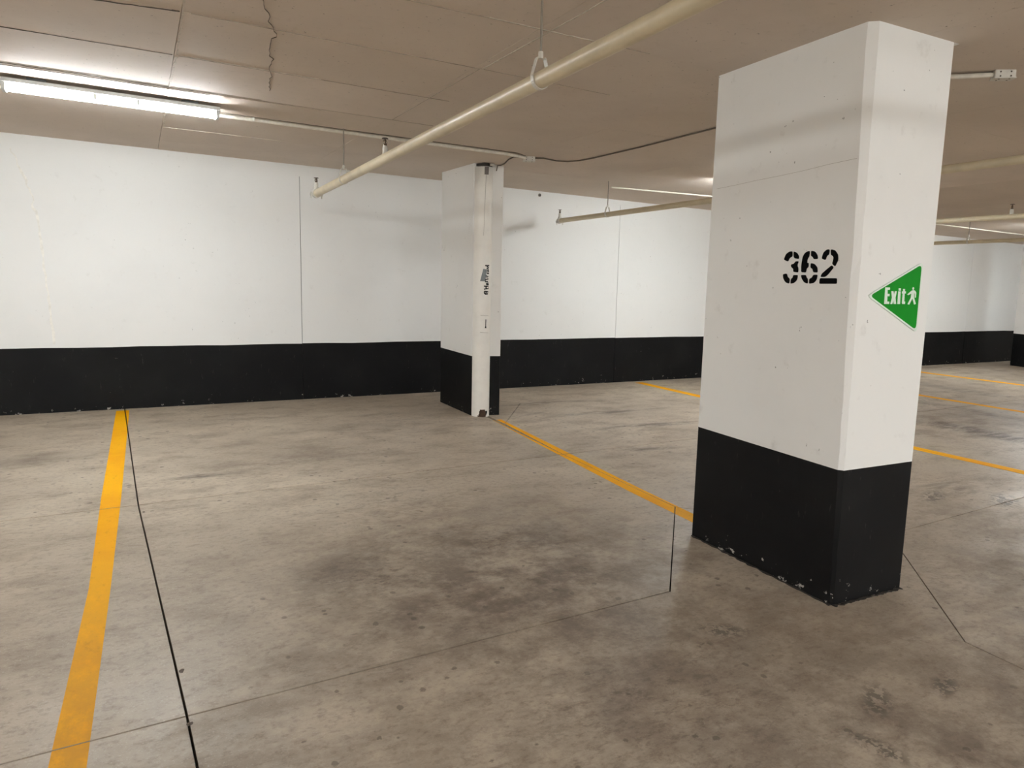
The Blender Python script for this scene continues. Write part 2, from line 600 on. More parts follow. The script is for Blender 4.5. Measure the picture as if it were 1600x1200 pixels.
rnd = random.Random(11)
for r in range(len(YS) - 1):
    ya, yb = YS[r + 1], YS[r]
    if r < 9:
        ks = [-5.3, -3, -2, -1, 0, 1, 2, 3, 4, 5, 7, 9, 11, 14.1]
    else:
        ks = [-5.3, -1, 3, 8, 14.1]
    for k0, k1 in zip(ks[:-1], ks[1:]):
        def bx(k, y):
            return X0 if k < -5 else X1 if k > 14 else seam_x(k, y)
        left = k1 <= 1
        gx = 0.0014 if left else 0.0005
        gy = 0.0016 if left else 0.0006
        dz = rnd.uniform(0.0, 0.0020 if left else 0.0012)
        tl = rnd.uniform(-0.0008, 0.0008)
        c = [(bx(k0, ya) + gx, ya + gy), (bx(k1, ya) - gx, ya + gy), (bx(k1, yb) - gx, yb - gy), (bx(k0, yb) + gx, yb - gy)]
        lo = [(x, y, ce(x, y) - dz * (0.5 + 0.5 * (j > 1)) + (tl if j in (1, 2) else -tl) * 0.4) for j, (x, y) in enumerate(c)]
        hi = [(x, y, ce(x, y) + 0.05) for x, y in c]
        G().hexa(lo + hi).build('ceiling_panel', M['ceil'], ceiling)


def ribbon(pts, fn, off, wid, jit=0.0, seed=0):
    """a thin run of grout or a crack lying on a surface"""
    rr = random.Random(seed)
    g = G()
    ring = []
    for i, p in enumerate(pts):
        a, b = Vector(pts[max(i - 1, 0)]), Vector(pts[min(i + 1, len(pts) - 1)])
        d = (b - a).normalized()
        n = Vector((-d.y, d.x))
        wv = wid * (1 + rr.uniform(-jit, jit)) / 2
        p = Vector(p)
        ring.append((p + n * wv, p - n * wv))
    A = [(q.x, q.y, fn(q.x, q.y) + off) for q, _ in ring] + [(q.x, q.y, fn(q.x, q.y) + off) for _, q in reversed(ring)]
    B = [(x, y, fn(x, y) + off * 0.02 + (0.004 if off < 0 else 0)) for x, y, z in A]
    n = len(ring)
    v = A + B
    f = []
    for i in range(n - 1):
        j = 2 * n - 1 - i
        f.append((i, i + 1, j - 1, j))
    m = 2 * n
    f += [(i, (i + 1) % m, m + (i + 1) % m, m + i) for i in range(m)]
    g.add(v, f)
    return g


def wander(a, b, n, amp, seed):
    rr = random.Random(seed)
    a, b = Vector(a), Vector(b)
    nn = Vector((-(b - a).y, (b - a).x)).normalized()
    return [tuple(a + (b - a) * (i / n) + nn * (rr.uniform(-amp, amp) if 0 < i < n else 0)) for i in range(n + 1)]


M['finlight'] = plain('formwork_fin', (206, 196, 182), 0.8, var=0.1)
M['seamline'] = plain('seam_line', (172, 160, 145), 0.85, var=0.1)
for a, b, wd, mt, sd in (((0.302, 3.1), (0.35, 4.33), 0.008, 'finlight', 1), ((0.351, 4.37), (0.362, 5.09), 0.012, 'finlight', 2), ((0.372, 5.13), (0.40, 5.84), 0.005, 'finlight', 3), ((0.392, 5.86), (0.41, 6.5), 0.007, 'finlight', 4),
                         ((0.41, 6.533), (1.3, 6.523), 0.004, 'finlight', 5), ((1.742, 2.45), (1.762, 3.6), 0.006, 'finlight', 6), ((-1.2, 5.085), (0.9, 5.085), 0.005, 'finlight', 7), ((-1.2, 5.135), (1.3, 5.13), 0.004, 'finlight', 8),
                         ((0.36, 4.340), (1.1, 4.345), 0.005, 'finlight', 9), ((1.45, 2.905), (2.1, 2.895), 0.005, 'finlight', 10)):
    ribbon(wander(a, b, 22, 0.0025, sd), ce, -0.0036, wd, 0.45, sd).build('formwork_fin', M[mt], ceiling)
zig = wander((0.56, 3.15), (0.66, 3.50), 8, 0.010, 3) + wander((0.66, 3.52), (0.735, 3.72), 5, 0.012, 4) + wander((0.72, 3.76), (0.80, 4.2), 9, 0.013, 5) + wander((0.80, 4.22), (0.90, 4.8), 12, 0.011, 6)
for pts, wd, mt, sd in ((zig, 0.0018, 'crack', 1),
                        (wander((-1.0, 4.37), (0.33, 4.345), 30, 0.003, 9), 0.0075, 'crack', 2), (wander((-0.3, 3.74), (0.31, 3.62), 20, 0.003, 10), 0.009, 'crack', 3),
                        (wander((-1.0, 5.115), (0.5, 5.108), 20, 0.002, 13), 0.005, 'crack', 5), (wander((-1.0, 5.165), (0.6, 5.155), 20, 0.002, 23), 0.004, 'crack', 6),
                        (wander((0.355, 3.62), (1.75, 3.605), 30, 0.002, 12), 0.0036, 'seamline', 4), (wander((0.5, 5.108), (2.1, 5.10), 20, 0.002, 15), 0.0036, 'seamline', 7),
                        (wander((0.36, 4.352), (1.9, 4.352), 24, 0.002, 14), 0.0040, 'seamline', 8), (wander((0.9, 2.93), (2.3, 2.89), 24, 0.002, 16), 0.003, 'seamline', 9),
                        (wander((1.75, 3.6), (2.6, 3.62), 14, 0.002, 17), 0.0028, 'seamline', 10), (wander((1.748, 3.6), (1.79, 5.1), 14, 0.002, 18), 0.0026, 'seamline', 11)):
    ribbon(pts, ce, -0.0031, wd, 0.4, sd).build('crack' if mt == 'crack' else 'seam_line', M[mt], ceiling)

# ------------------------------------------------------------------ walls
wall = G().box(X0 - 0.3, X1 + 0.3, YW + 0.012, YW + 0.3, -0.6, 2.7).build('wall_back', M['dark'], kind='structure')
tag(wall, 'long white wall with a black painted band along its foot', 'wall')
JX = [X0, -2.35, 1.736, 5.822, 9.9, 13.83, X1]
BAND = 0.597


def ragged_top(xa, xb, seed):
    rr = random.Random(seed)
    n = max(4, int((xb - xa) / 0.25))
    return [(xa + (xb - xa) * i / n, rr.uniform(-0.003, 0.003)) for i in range(n + 1)]


for k in range(len(JX) - 1):
    xa, xb = JX[k] + 0.003, JX[k + 1] - 0.003
    top = ragged_top(xa, xb, k)
    zt = 2.313 if xa < 5 else 2.29 if xa < 9 else 2.18
    for nm, mat in (('wall_panel', M['wall']), ('black_band', M['black'])):
        if nm == 'wall_panel':
            ring = [(x, fl(x, YW) + BAND + d) for x, d in top] + [(xb, zt), (xa, zt)]
        else:
            ring = [(xa, fl(xa, YW) - 0.05), (xb, fl(xb, YW) - 0.05)] + [(x, fl(x, YW) + BAND + d) for x, d in reversed(top)]
        G().prism([(x, YW, z) for x, z in ring], [(x, YW + 0.0125, z) for x, z in ring]).build(nm, mat, wall)
for xa, xb, z in ((X0, JX[3], 2.313), (JX[3], JX[4], 2.29), (JX[4], X1, 2.18)):
    G().prism([(xa, YW, z), (xb, YW, z), (xb, YW, ce(xb, YW) + .03), (xa, YW, ce(xa, YW) + .03)],
              [(xa, YW + .0125, z), (xb, YW + .0125, z), (xb, YW + .0125, ce(xb, YW) + .03), (xa, YW + .0125, ce(xa, YW) + .03)]).build('wall_head_strip', M['wall'], wall)


# repaired crack, a pale filled line down the wall at the left
def wall_ribbon(pts, wid, jit, seed, name, mat):
    g = ribbon(pts, lambda x, z: 0, 0.001, wid, jit, seed)
    g.v = [(x, YW - abs(z) - (0.0008 if abs(z) > 0.0005 else -0.001), y) for x, y, z in g.v]
    return g.build(name, mat, wall)


M['filler'] = plain('wall_filler', (246, 244, 238), 0.6)
wall_ribbon(wander((-0.72, 2.34), (-0.60, 2.0), 10, 0.012, 1) + wander((-0.595, 1.97), (-0.55, 1.70), 8, 0.012, 2) + wander((-0.545, 1.66), (-0.487, 0.63), 20, 0.006, 3), 0.016, 0.6, 4, 'filled_crack', M['filler'])

for nm, ring in (('wall_left', [(X0, Y0), (X0, YW)]), ('wall_right', [(X1, YW), (X1, Y0)]), ('wall_front', [(X1, Y0), (X0, Y0)])):
    (xa, ya), (xb, yb) = ring
    dx, dy = {'wall_left': (-0.2, 0), 'wall_right': (0.2, 0), 'wall_front': (0, -0.2)}[nm]
    o = G().prism([(xa, ya, fl(xa, ya) + BAND), (xb, yb, fl(xb, yb) + BAND), (xb, yb, 2.65), (xa, ya, 2.65)],
                  [(xa + dx, ya + dy, fl(xa, ya) + BAND), (xb + dx, yb + dy, fl(xb, yb) + BAND), (xb + dx, yb + dy, 2.65), (xa + dx, ya + dy, 2.65)]).build(nm, M['wall'], kind='structure')
    tag(o, {'wall_left': 'white end wall beyond the left bays', 'wall_right': 'white end wall beyond the far right bays', 'wall_front': 'white wall across the driving aisle'}[nm], 'wall')
    G().prism([(xa, ya, -0.6), (xb, yb, -0.6), (xb, yb, fl(xb, yb) + BAND), (xa, ya, fl(xa, ya) + BAND)],
              [(xa + dx, ya + dy, -0.6), (xb + dx, yb + dy, -0.6), (xb + dx, yb + dy, fl(xb, yb) + BAND), (xa + dx, ya + dy, fl(xa, ya) + BAND)]).build('black_band', M['black'], o)


# ------------------------------------------------------------------ columns
def lerp(a, b, t):
    return tuple(p + (q - p) * t for p, q in zip(a, b))


def column(bottom, top, chb, cht, band, label, loc, steps=18, seed=0, wob=0.002):
    """bottom/top: plan corners counter-clockwise starting at the front-left one, which is chamfered by chb..cht"""
    t = thing('concrete_column', label, 'column', loc)
    rr = random.Random(seed)

    def ring(s, z=None):
        c = [lerp(a, b, s) for a, b in zip(bottom, top)]
        ch = chb + (cht - chb) * s
        (x0, y0), (x1, y1), (xb, yb) = c[0], c[1], c[3]
        d1 = Vector((x1 - x0, y1 - y0)).normalized()
        d2 = Vector((xb - x0, yb - y0)).normalized()
        j1, j2 = rr.uniform(-wob, wob), rr.uniform(-wob, wob)
        A = (x0 + d2.x * (ch + j2), y0 + d2.y * (ch + j2))
        B = (x0 + d1.x * (ch + j1), y0 + d1.y * (ch + j1))
        out = [A, B]
        e = 0.008
        for q in (1, 2, 3):
            p, n_, m_ = c[q], c[q - 1], c[(q + 1) % 4]
            da = (Vector(n_) - Vector(p)).normalized() * e
            db = (Vector(m_) - Vector(p)).normalized() * e
            out += [(p[0] + da.x, p[1] + da.y), (p[0] + db.x, p[1] + db.y)]
        return out

    def body(name, s0, s1, n, mat, zf0, zf1):
        vs_, fs = [], []
        for i in range(n + 1):
            s = s0 + (s1 - s0) * i / n
            R = ring(s)
            for x, y in R:
                za, zb = zf0(x, y), zf1(x, y)
                vs_.append((x, y, za + (zb - za) * i / n))
        m = 8
        for i in range(n):
            for k in range(m):
                a, b = i * m + k, i * m + (k + 1) % m
                fs.append((a, b, b + m, a + m))
        fs.append(tuple(range(m))[::-1])
        fs.append(tuple(n * m + k for k in range(m)))
        return obj(name, vs_, fs, mat, t)

    sb = band / 2.5
    body('painted_base', 0, sb, 8, M['blackcol'] if bottom[0][1] < 3 else M['black'], lambda x, y: fl(x, y) - 0.004, lambda x, y: fl(x, y) + band)
    body('shaft', sb, 1, steps, M['column'], lambda x, y: fl(x, y) + band, lambda x, y: ce(x, y) + 0.004)
    return t


main_b = [(2.775, 2.020), (3.255, 2.008), (3.285, 2.955), (2.802, 2.964)]
main_t = [(2.742, 2.026), (3.261, 2.004), (3.290, 2.965), (2.822, 2.976)]
colm = column(main_b, main_t, 0.013, 0.031, 0.6227, 'wide white column with black base, stencilled 362, nearest the camera', (3.03, 2.49, fl(3.03, 2.49)), seed=3, wob=0.003)
# thin lip of mortar where the shaft meets the ceiling
g = G()
g.prism([(3.262, 2.004, 2.333), (3.262, 2.06, 2.333), (3.262, 2.06, 2.345), (3.262, 2.004, 2.345)], [(3.315, 2.004, 2.336), (3.315, 2.05, 2.336), (3.315, 2.05, 2.345), (3.315, 2.004, 2.345)])
g.build('mortar_lip', M['column'], colm)
back_b = [(3.0655, 6.412), (3.3525, 6.351), (3.40, 7.17), (3.066, 7.195)]
colb = column(back_b, back_b, 0.008, 0.012, 0.5925, 'narrow white column with black base and pipe guard, standing before the back wall', (3.2, 6.8, fl(3.2, 6.8)), seed=5, wob=0.001)
far_b = [(14.55, 6.55), (14.95, 6.55), (14.95, 7.33), (14.575, 7.33)]
column(far_b, far_b, 0.008, 0.01, 0.595, 'farthest white column with black base, cut off at right edge', (14.75, 6.95, fl(14.75, 6.95)), seed=6, wob=0.001)
foot = [(2.797, 2.955), (2.769, 2.025), (2.780, 2.010), (3.248, 2.001)]
for a, b, sd in ((foot[0], foot[1], 1), (foot[2], foot[3], 2)):
    ribbon(wander(a, b, 36, 0.004, sd), fl, 0.004, 0.013, 0.8, sd).build('foot_caulk', M['rubble'], colm)
# fine joint left by the formwork across the left face of the wide column
g = G()


def left_face(y, z, off):
    t = (z + 0.145) / 2.495
    a, b = lerp(main_b[3], main_t[3], t), lerp(main_b[0], main_t[0], t)
    s = (y - b[1]) / (a[1] - b[1])
    return (b[0] + s * (a[0] - b[0]) - off, y, z)


def front_face(x, z, off):
    t = (z + 0.145) / 2.495
    a, b = lerp(main_b[0], main_t[0], t), lerp(main_b[1], main_t[1], t)
    s = (x - a[0]) / (b[0] - a[0])
    return (x, a[1] + s * (b[1] - a[1]) - off, z)


pts = [(2.06, 1.806), (2.2, 1.802), (2.35, 1.793), (2.5, 1.788), (2.65, 1.785), (2.8, 1.779), (2.93, 1.776)]
g.prism([left_face(y, z + .0008, .0005) for y, z in pts] + [left_face(y, z - .0004, .0006) for y, z in reversed(pts)],
        [left_face(y, z + .0008, -.002) for y, z in pts] + [left_face(y, z - .0004, -.002) for y, z in reversed(pts)])
g.build('hairline_joint', M['hair'], colm)

# stencilled bay number
DIG = {'3': [[[2.4277, 1.3978], [2.4166, 1.4225], [2.3978, 1.4336], [2.3783, 1.4351], [2.3761, 1.4104], [2.3916, 1.4053], [2.4009, 1.3872]], [[2.371, 1.4343], [2.3503, 1.4271], [2.3376, 1.4121], [2.3357, 1.3984], [2.3624, 1.4018], [2.3688, 1.4096]], [[2.3561, 1.3885], [2.3355, 1.3881], [2.3438, 1.3697], [2.3356, 1.3576], [2.3351, 1.3369], [2.3655, 1.3404], [2.3652, 1.3536], [2.3806, 1.3637], [2.3816, 1.3747], [2.3637, 1.3772]], [[2.4275, 1.3297], [2.4034, 1.3334], [2.3968, 1.3167], [2.3829, 1.3084], [2.3844, 1.2851], [2.407, 1.2916], [2.4226, 1.3084]], [[2.3642, 1.3261], [2.3356, 1.3259], [2.3392, 1.303], [2.3558, 1.2891], [2.3772, 1.2851], [2.3756, 1.3084], [2.3653, 1.3139]]], '6': [[[2.2878, 1.4321], [2.2755, 1.4328], [2.2774, 1.4078], [2.2861, 1.3973], [2.2871, 1.3785], [2.2784, 1.381], [2.2766, 1.3612], [2.2878, 1.3549], [2.2896, 1.3366], [2.3176, 1.3384], [2.3198, 1.371], [2.3153, 1.4061], [2.3044, 1.4246]], [[2.2688, 1.4342], [2.2468, 1.4297], [2.232, 1.4145], [2.227, 1.3959], [2.2504, 1.3949], [2.2568, 1.4056], [2.268, 1.4102]], [[2.2659, 1.3792], [2.2452, 1.3751], [2.227, 1.3589], [2.2236, 1.3361], [2.2486, 1.3373], [2.2533, 1.3523], [2.2661, 1.3578]], [[2.3186, 1.3259], [2.2886, 1.3258], [2.2856, 1.315], [2.2767, 1.3085], [2.2747, 1.2858], [2.296, 1.2922], [2.3114, 1.3085]], [[2.2477, 1.3267], [2.2228, 1.3266], [2.2274, 1.3032], [2.241, 1.2898], [2.2678, 1.2859], [2.2685, 1.3085], [2.2533, 1.3139]]], '2': [[[2.2072, 1.397], [2.1997, 1.423], [2.1826, 1.436], [2.1671, 1.4364], [2.1677, 1.4137], [2.1789, 1.4088], [2.1849, 1.3897]], [[2.1607, 1.4362], [2.1373, 1.4313], [2.1205, 1.4123], [2.1172, 1.3898], [2.1311, 1.3613], [2.1487, 1.3734], [2.1437, 1.3888], [2.1431, 1.4042], [2.1586, 1.4124]], [[2.1494, 1.3677], [2.1383, 1.3572], [2.1681, 1.3253], [2.1823, 1.3164], [2.2066, 1.3165], [2.2006, 1.3307], [2.1798, 1.3463]], [[2.2094, 1.3112], [2.1171, 1.3112], [2.1156, 1.287], [2.2105, 1.2863]]]}


def rounded(poly, r, n=3):
    out = []
    m = len(poly)
    for i in range(m):
        p, a, b = Vector(poly[i]), Vector(poly[i - 1]), Vector(poly[(i + 1) % m])
        ra = min(r, (a - p).length * 0.42)
        rb = min(r, (b - p).length * 0.42)
        A = p + (a - p).normalized() * ra
        B = p + (b - p).normalized() * rb
        for k in range(n + 1):
            t = k / n
            q = A * (1 - t) ** 2 + p * 2 * t * (1 - t) + B * t * t
            out.append((q.x, q.y))
    return out


for d, polys in DIG.items():
    g = G()
    for poly in polys:
        q = rounded(poly, 0.006, 2)
        g.prism([left_face(y, z, 0.0022) for y, z in q], [left_face(y, z, -0.002) for y, z in q])
    o = g.build('stencil_digit', M['ink'], colm)
    o['label'] = 'black stencilled digit ' + d

# exit sign on the front face
sign = thing('exit_sign', 'green triangular exit sign pointing left on the wide white column', 'sign', (3.06, 2.01, 1.1))
OUT = [(2.833, 1.2385), (3.1825, 1.394), (3.1845, 1.076)]
INN = [(2.8490, 1.2392), (3.1735, 1.3820), (3.1750, 1.0895)]


def plate(poly, o0, o1):
    return G().prism([front_face(x, z, o1) for x, z in poly], [front_face(x, z, o0) for x, z in poly])


def tri_inset(tri, r):
    return rounded(tri, r, 6)


plate(tri_inset(OUT, 0.028), 0.0015, 0.0050).build('backing_plate', M['signwhite'], sign)
plate(tri_inset(INN, 0.026), 0.0046, 0.0056).build('green_panel', M['green'], sign)
GLY = {'E': [[2.9415, 1.2763], [2.9722, 1.2759], [2.9726, 1.266], [2.9583, 1.2658], [2.9598, 1.2487], [2.9737, 1.2489], [2.9742, 1.2384], [2.9603, 1.2382], [2.9621, 1.2157], [2.9761, 1.2152], [2.9767, 1.2047], [2.9432, 1.2045]], 'x': [[2.9831, 1.2602], [2.9976, 1.2604], [3.0037, 1.2448], [3.0063, 1.2605], [3.0194, 1.2607], [3.0147, 1.2328], [3.0227, 1.205], [3.0066, 1.2049], [3.001, 1.2206], [2.997, 1.2048], [2.9839, 1.2047], [2.991, 1.2326]], 'i': [[3.0292, 1.2603], [3.0453, 1.2605], [3.0487, 1.2052], [3.031, 1.205]], 'idot': [[3.0306, 1.2739], [3.0452, 1.2741], [3.0468, 1.2636], [3.0312, 1.2633]], 't': [[3.0604, 1.2714], [3.0732, 1.2716], [3.0734, 1.2609], [3.0808, 1.261], [3.0812, 1.2519], [3.0738, 1.2518], [3.0756, 1.2167], [3.0815, 1.2167], [3.0823, 1.2054], [3.0644, 1.2053], [3.0607, 1.2104], [3.0599, 1.2516], [3.0545, 1.2515], [3.0542, 1.2606], [3.061, 1.2607]], 'man': [[3.1224, 1.2662], [3.1347, 1.268], [3.1455, 1.2635], [3.1528, 1.2559], [3.1526, 1.2343], [3.1449, 1.2348], [3.1439, 1.2512], [3.1392, 1.2557], [3.1395, 1.2372], [3.157, 1.2065], [3.1448, 1.2033], [3.1294, 1.231], [3.1121, 1.2031], [3.0993, 1.2046], [3.1176, 1.2324], [3.1195, 1.2524], [3.0982, 1.2444], [3.0908, 1.2474], [3.1109, 1.2599]]}
g = G()
for k in ('E', 'x', 'i', 'idot', 't'):
    poly = GLY[k]
    g.prism([front_face(x, z, 0.0062) for x, z in poly], [front_face(x, z, 0.005) for x, z in poly])
g.build('exit_lettering', M['signwhite'], sign)
g = plate(rounded(GLY['man'], 0.002, 2), 0.005, 0.0062)
head = [(3.1288 + 0.0062 * math.cos(a * math.pi / 6), 1.2745 + 0.0062 * math.sin(a * math.pi / 6)) for a in range(12)]
g.prism([front_face(x, z, 0.0062) for x, z in head], [front_face(x, z, 0.005) for x, z in head])
g.build('walking_figure', M['signwhite'], sign)

# ------------------------------------------------------------------ pipe guard on the narrow column
GC = (3.158, 6.40)
GR = (0.088, 0.10)


def gp(deg, z, off=0.0):
    a = math.radians(deg)
    return (GC[0] + (GR[0] + off) * math.cos(a), GC[1] + (GR[1] + off) * math.sin(a), z)


guard = thing('pipe_guard', 'dented white half-round pipe guard fixed to the narrow column', 'pipe guard', (3.158, 6.35, fl(3.158, 6.35)))
ANG = [-186, -178, -168, -154, -144, -135, -128, -124, -120, -116, -110, -100, -92, -84, -78, -72, -66, -58, -46, -30, -14, -2, 6]
zf = fl(3.15, 6.3)
ZS = [zf, zf + .015, zf + .030, zf + .045, zf + .060, zf + 0.074, zf + .11, zf + .17, 0.3, 0.6, 0.9, 1.2, 1.5, 1.8, 2.1, 2.355]
g = G()
vi = {}
for j, z in enumerate(ZS):
    for i, a in enumerate(ANG):
        off = 0.0
        if j < 8 and a == -120:                       # crease above the torn corner
            off = -0.010 * (1 - j / 8)
        if j < 8 and a == -110:
            off = 0.006 * (1 - j / 8)
        p = gp(a, z, off)
        q = gp(a, z, off - 0.003)
        vi[i, j, 0] = len(g.v)
        g.v.append(p)
        vi[i, j, 1] = len(g.v)
        g.v.append(q)


def hole(i, j):
    if j >= 5:
        return False
    lo = [-135, -128, -124, -124, -120][j]
    return lo <= ANG[i] and ANG[i + 1] <= [-78, -72, -66, -66, -84][j]


for j in range(len(ZS) - 1):
    for i in range(len(ANG) - 1):
        if hole(i, j):
            continue
        g.f.append((vi[i, j, 0], vi[i + 1, j, 0], vi[i + 1, j + 1, 0], vi[i, j + 1, 0]))
        g.f.append((vi[i, j, 1], vi[i, j + 1, 1], vi[i + 1, j + 1, 1], vi[i + 1, j, 1]))
top = len(ZS) - 1
for i in range(len(ANG) - 1):
    g.f.append((vi[i, top, 0], vi[i + 1, top, 0], vi[i + 1, top, 1], vi[i, top, 1]))
cov = g.build('cover', M['guard'], guard)
for p in cov.data.polygons:
    p.use_smooth = True


def patch(name, ring, off, mat, th=0.0012, parent=None):
    """flat film on the curved guard, finely divided round the curve"""
    g_ = G()
    (a0, z0), (a1, z1), (a2, z2), (a3, z3) = ring     # top-left, top-right, bottom-right, bottom-left
    n = 8
    F, Bk = [], []
    for k in range(n + 1):
        t = k / n
        F.append((gp(a0 + (a1 - a0) * t, z0 + (z1 - z0) * t, off), gp(a3 + (a2 - a3) * t, z3 + (z2 - z3) * t, off)))
        Bk.append((gp(a0 + (a1 - a0) * t, z0 + (z1 - z0) * t, off - th), gp(a3 + (a2 - a3) * t, z3 + (z2 - z3) * t, off - th)))
    for k in range(n):
        g_.hexa([Bk[k][1], Bk[k + 1][1], F[k + 1][1], F[k][1], Bk[k][0], Bk[k + 1][0], F[k + 1][0], F[k][0]])
    return g_.build(name, mat, parent or guard)


patch('dark_strip', [(-113, 2.352), (-86, 2.352), (-88, 2.2806), (-113.5, 2.2803)], 0.0015, M['tapedark'])
patch('tape', [(-112, 1.402), (-87.4, 1.3966), (-99, 1.2843), (-130.0, 1.2852)], 0.0015, M['tape'])
patch('seam_line', [(-104.4, 2.28), (-103.0, 2.28), (-112.6, 1.7153), (-113.6, 1.7153)], 0.0006, M['crack'])
for z in (0.79, 0.955):
    patch('paint_ridge', [(-125, z + .004), (-70, z), (-70, z - .002), (-125, z + .001)], 0.0005, M['seam'])
MARKS = {'p1': [[-100.2, 1.4334], [-73.6, 1.4348]], 'p2': [[-90.2, 1.426], [-77.3, 1.4168], [-79.9, 1.4035], [-90.9, 1.4063]], 'u': [[-77.0, 1.3938], [-84.8, 1.3836], [-75.1, 1.3774]], 'i': [[-87.0, 1.3617], [-75.4, 1.3596]], 'w': [[-96.1, 1.337], [-78.8, 1.3278], [-92.6, 1.3174], [-77.5, 1.308], [-97.9, 1.2974], [-99.9, 1.2796], [-80.9, 1.2828]], 's': [[-92.0, 1.2646], [-78.0, 1.2684], [-75.0, 1.2552], [-91.9, 1.2534]], 'e1': [[-105.9, 1.2378], [-77.6, 1.2386], [-77.3, 1.2154], [-105.6, 1.2094]], 'e2': [[-92.7, 1.2369], [-92.4, 1.2164]], 'b1': [[-103.3, 1.1883], [-103.1, 1.1717], [-96.4, 1.162], [-82.0, 1.1636], [-78.5, 1.1855], [-103.3, 1.1896]], 'b2': [[-92.1, 1.1873], [-92.8, 1.1654]], 'arrow': [[-90.4, 0.9189], [-91.1, 0.8553]], 'arrowhead': [[-91.1, 0.8586], [-90.9, 0.8352]]}
g = G()
ga = G()
for k, pl in MARKS.items():
    (ga if 'arrow' in k else g).tube([gp(a, z, 0.0005) for a, z in pl], [0.0035, 0.009] if k == 'arrowhead' else 0.0042 if k == 'arrow' else 0.0062, 6)
o = g.build('marker_writing', M['ink'], guard)
o['label'] = 'black marker handwriting running down the guard'
o = ga.build('marker_arrow', M['ink'], guard)
o['label'] = 'small black arrow pointing down'

drain = thing('drain_pipe', 'dark drain pipe showing inside the torn and open ends of pipe guard', 'pipe', (3.158, 6.36, zf))
G().tube([(3.15, 6.345, zf), (3.15, 6.345, 0.25)], 0.042, 14).build('rusted_foot', M['rust'], drain)
G().tube([(3.15, 6.345, 0.25), (3.15, 6.345, ce(3.15, 6.345) - 0.001)], 0.036, 14).build('pipe', M['greypipe'], drain)
ring = [gp(a, 0, -0.006)[:2] for a in range(-175, -4, 17)]
G().prism([(x, y, 2.362) for x, y in ring], [(x, y, 2.384) for x, y in ring]).build('collar', M['greypipe'], drain)
G().cbox((3.19, 6.285, 2.372), (0.035, 0.03, 0.02)).build('coupling_lug', M['fitting'], drain)


# ------------------------------------------------------------------ sprinkler pipes
def sprinkler(parent, x, y, z, h=0.10):
    o = G().lathe((x, y, z), [(0.017, 0), (0.017, h * 0.42), (0.014, h * 0.44), (0.014, h * 0.5)], 12).build('sprinkler_outlet', M['fitting'], parent)
    auto_smooth(o)
    g = G()
    g.lathe((x, y, z), [(0.011, h * 0.5), (0.011, h * 0.62), (0.006, h * 0.64), (0.006, h * 0.9)], 10)
    g.tube([(x - 0.009, y, z + h * 0.6), (x - 0.013, y, z + h * 0.75), (x, y, z + h * 0.93)], 0.0025, 6)
    g.tube([(x + 0.009, y, z + h * 0.6), (x + 0.013, y, z + h * 0.75), (x, y, z + h * 0.93)], 0.0025, 6)
    hd = g.build('sprinkler_head', M['brass'], parent)
    G().lathe((x, y, z), [(0.02, h * 0.93), (0.021, h * 0.95), (0.018, h * 0.99), (0.004, h)], 14).build('deflector', M['brass'], hd)


def hanger(parent, x, y, z, r):
    """clevis hanger: rod to the slab, yoke and strap round the pipe"""
    hg = G().tube([(x, y, z + r + 0.055), (x, y, ce(x, y) + 0.004)], 0.0045, 8).build('hanger_rod', M['steel'], parent)
    G().lathe((x, y, z + r + 0.048), [(0.011, 0), (0.011, 0.022), (0.009, 0.026)], 6).build('rod_nut', M['fitting'], hg)
    w, t = 0.022, 0.003
    rr = r + 0.001
    path = [(-0.014, r + 0.05), (-rr * 0.55, r + 0.045), (-rr - 0.004, 0.012)]
    path += [(rr * math.cos(a), rr * math.sin(a)) for a in [math.pi + k * math.pi / 12 for k in range(13)]]
    path += [(rr + 0.004, 0.012), (rr * 0.55, r + 0.045), (0.014, r + 0.05)]
    g = G()
    for a, b in zip(path[:-1], path[1:]):
        d = Vector((b[0] - a[0], b[1] - a[1])).normalized()
        n = Vector((-d.y, d.x)) * t
        # outward side away from the pipe axis
        m = Vector(((a[0] + b[0]) / 2, (a[1] + b[1]) / 2))
        if n.dot(m) < 0:
            n = -n
        q = [a, b, (b[0] + n.x, b[1] + n.y), (a[0] + n.x, a[1] + n.y)]
        g.prism([(x + u, y - w / 2, z + v) for u, v in q], [(x + u, y + w / 2, z + v) for u, v in q])
    g.build('clevis_strap', M['fitting'], hg)


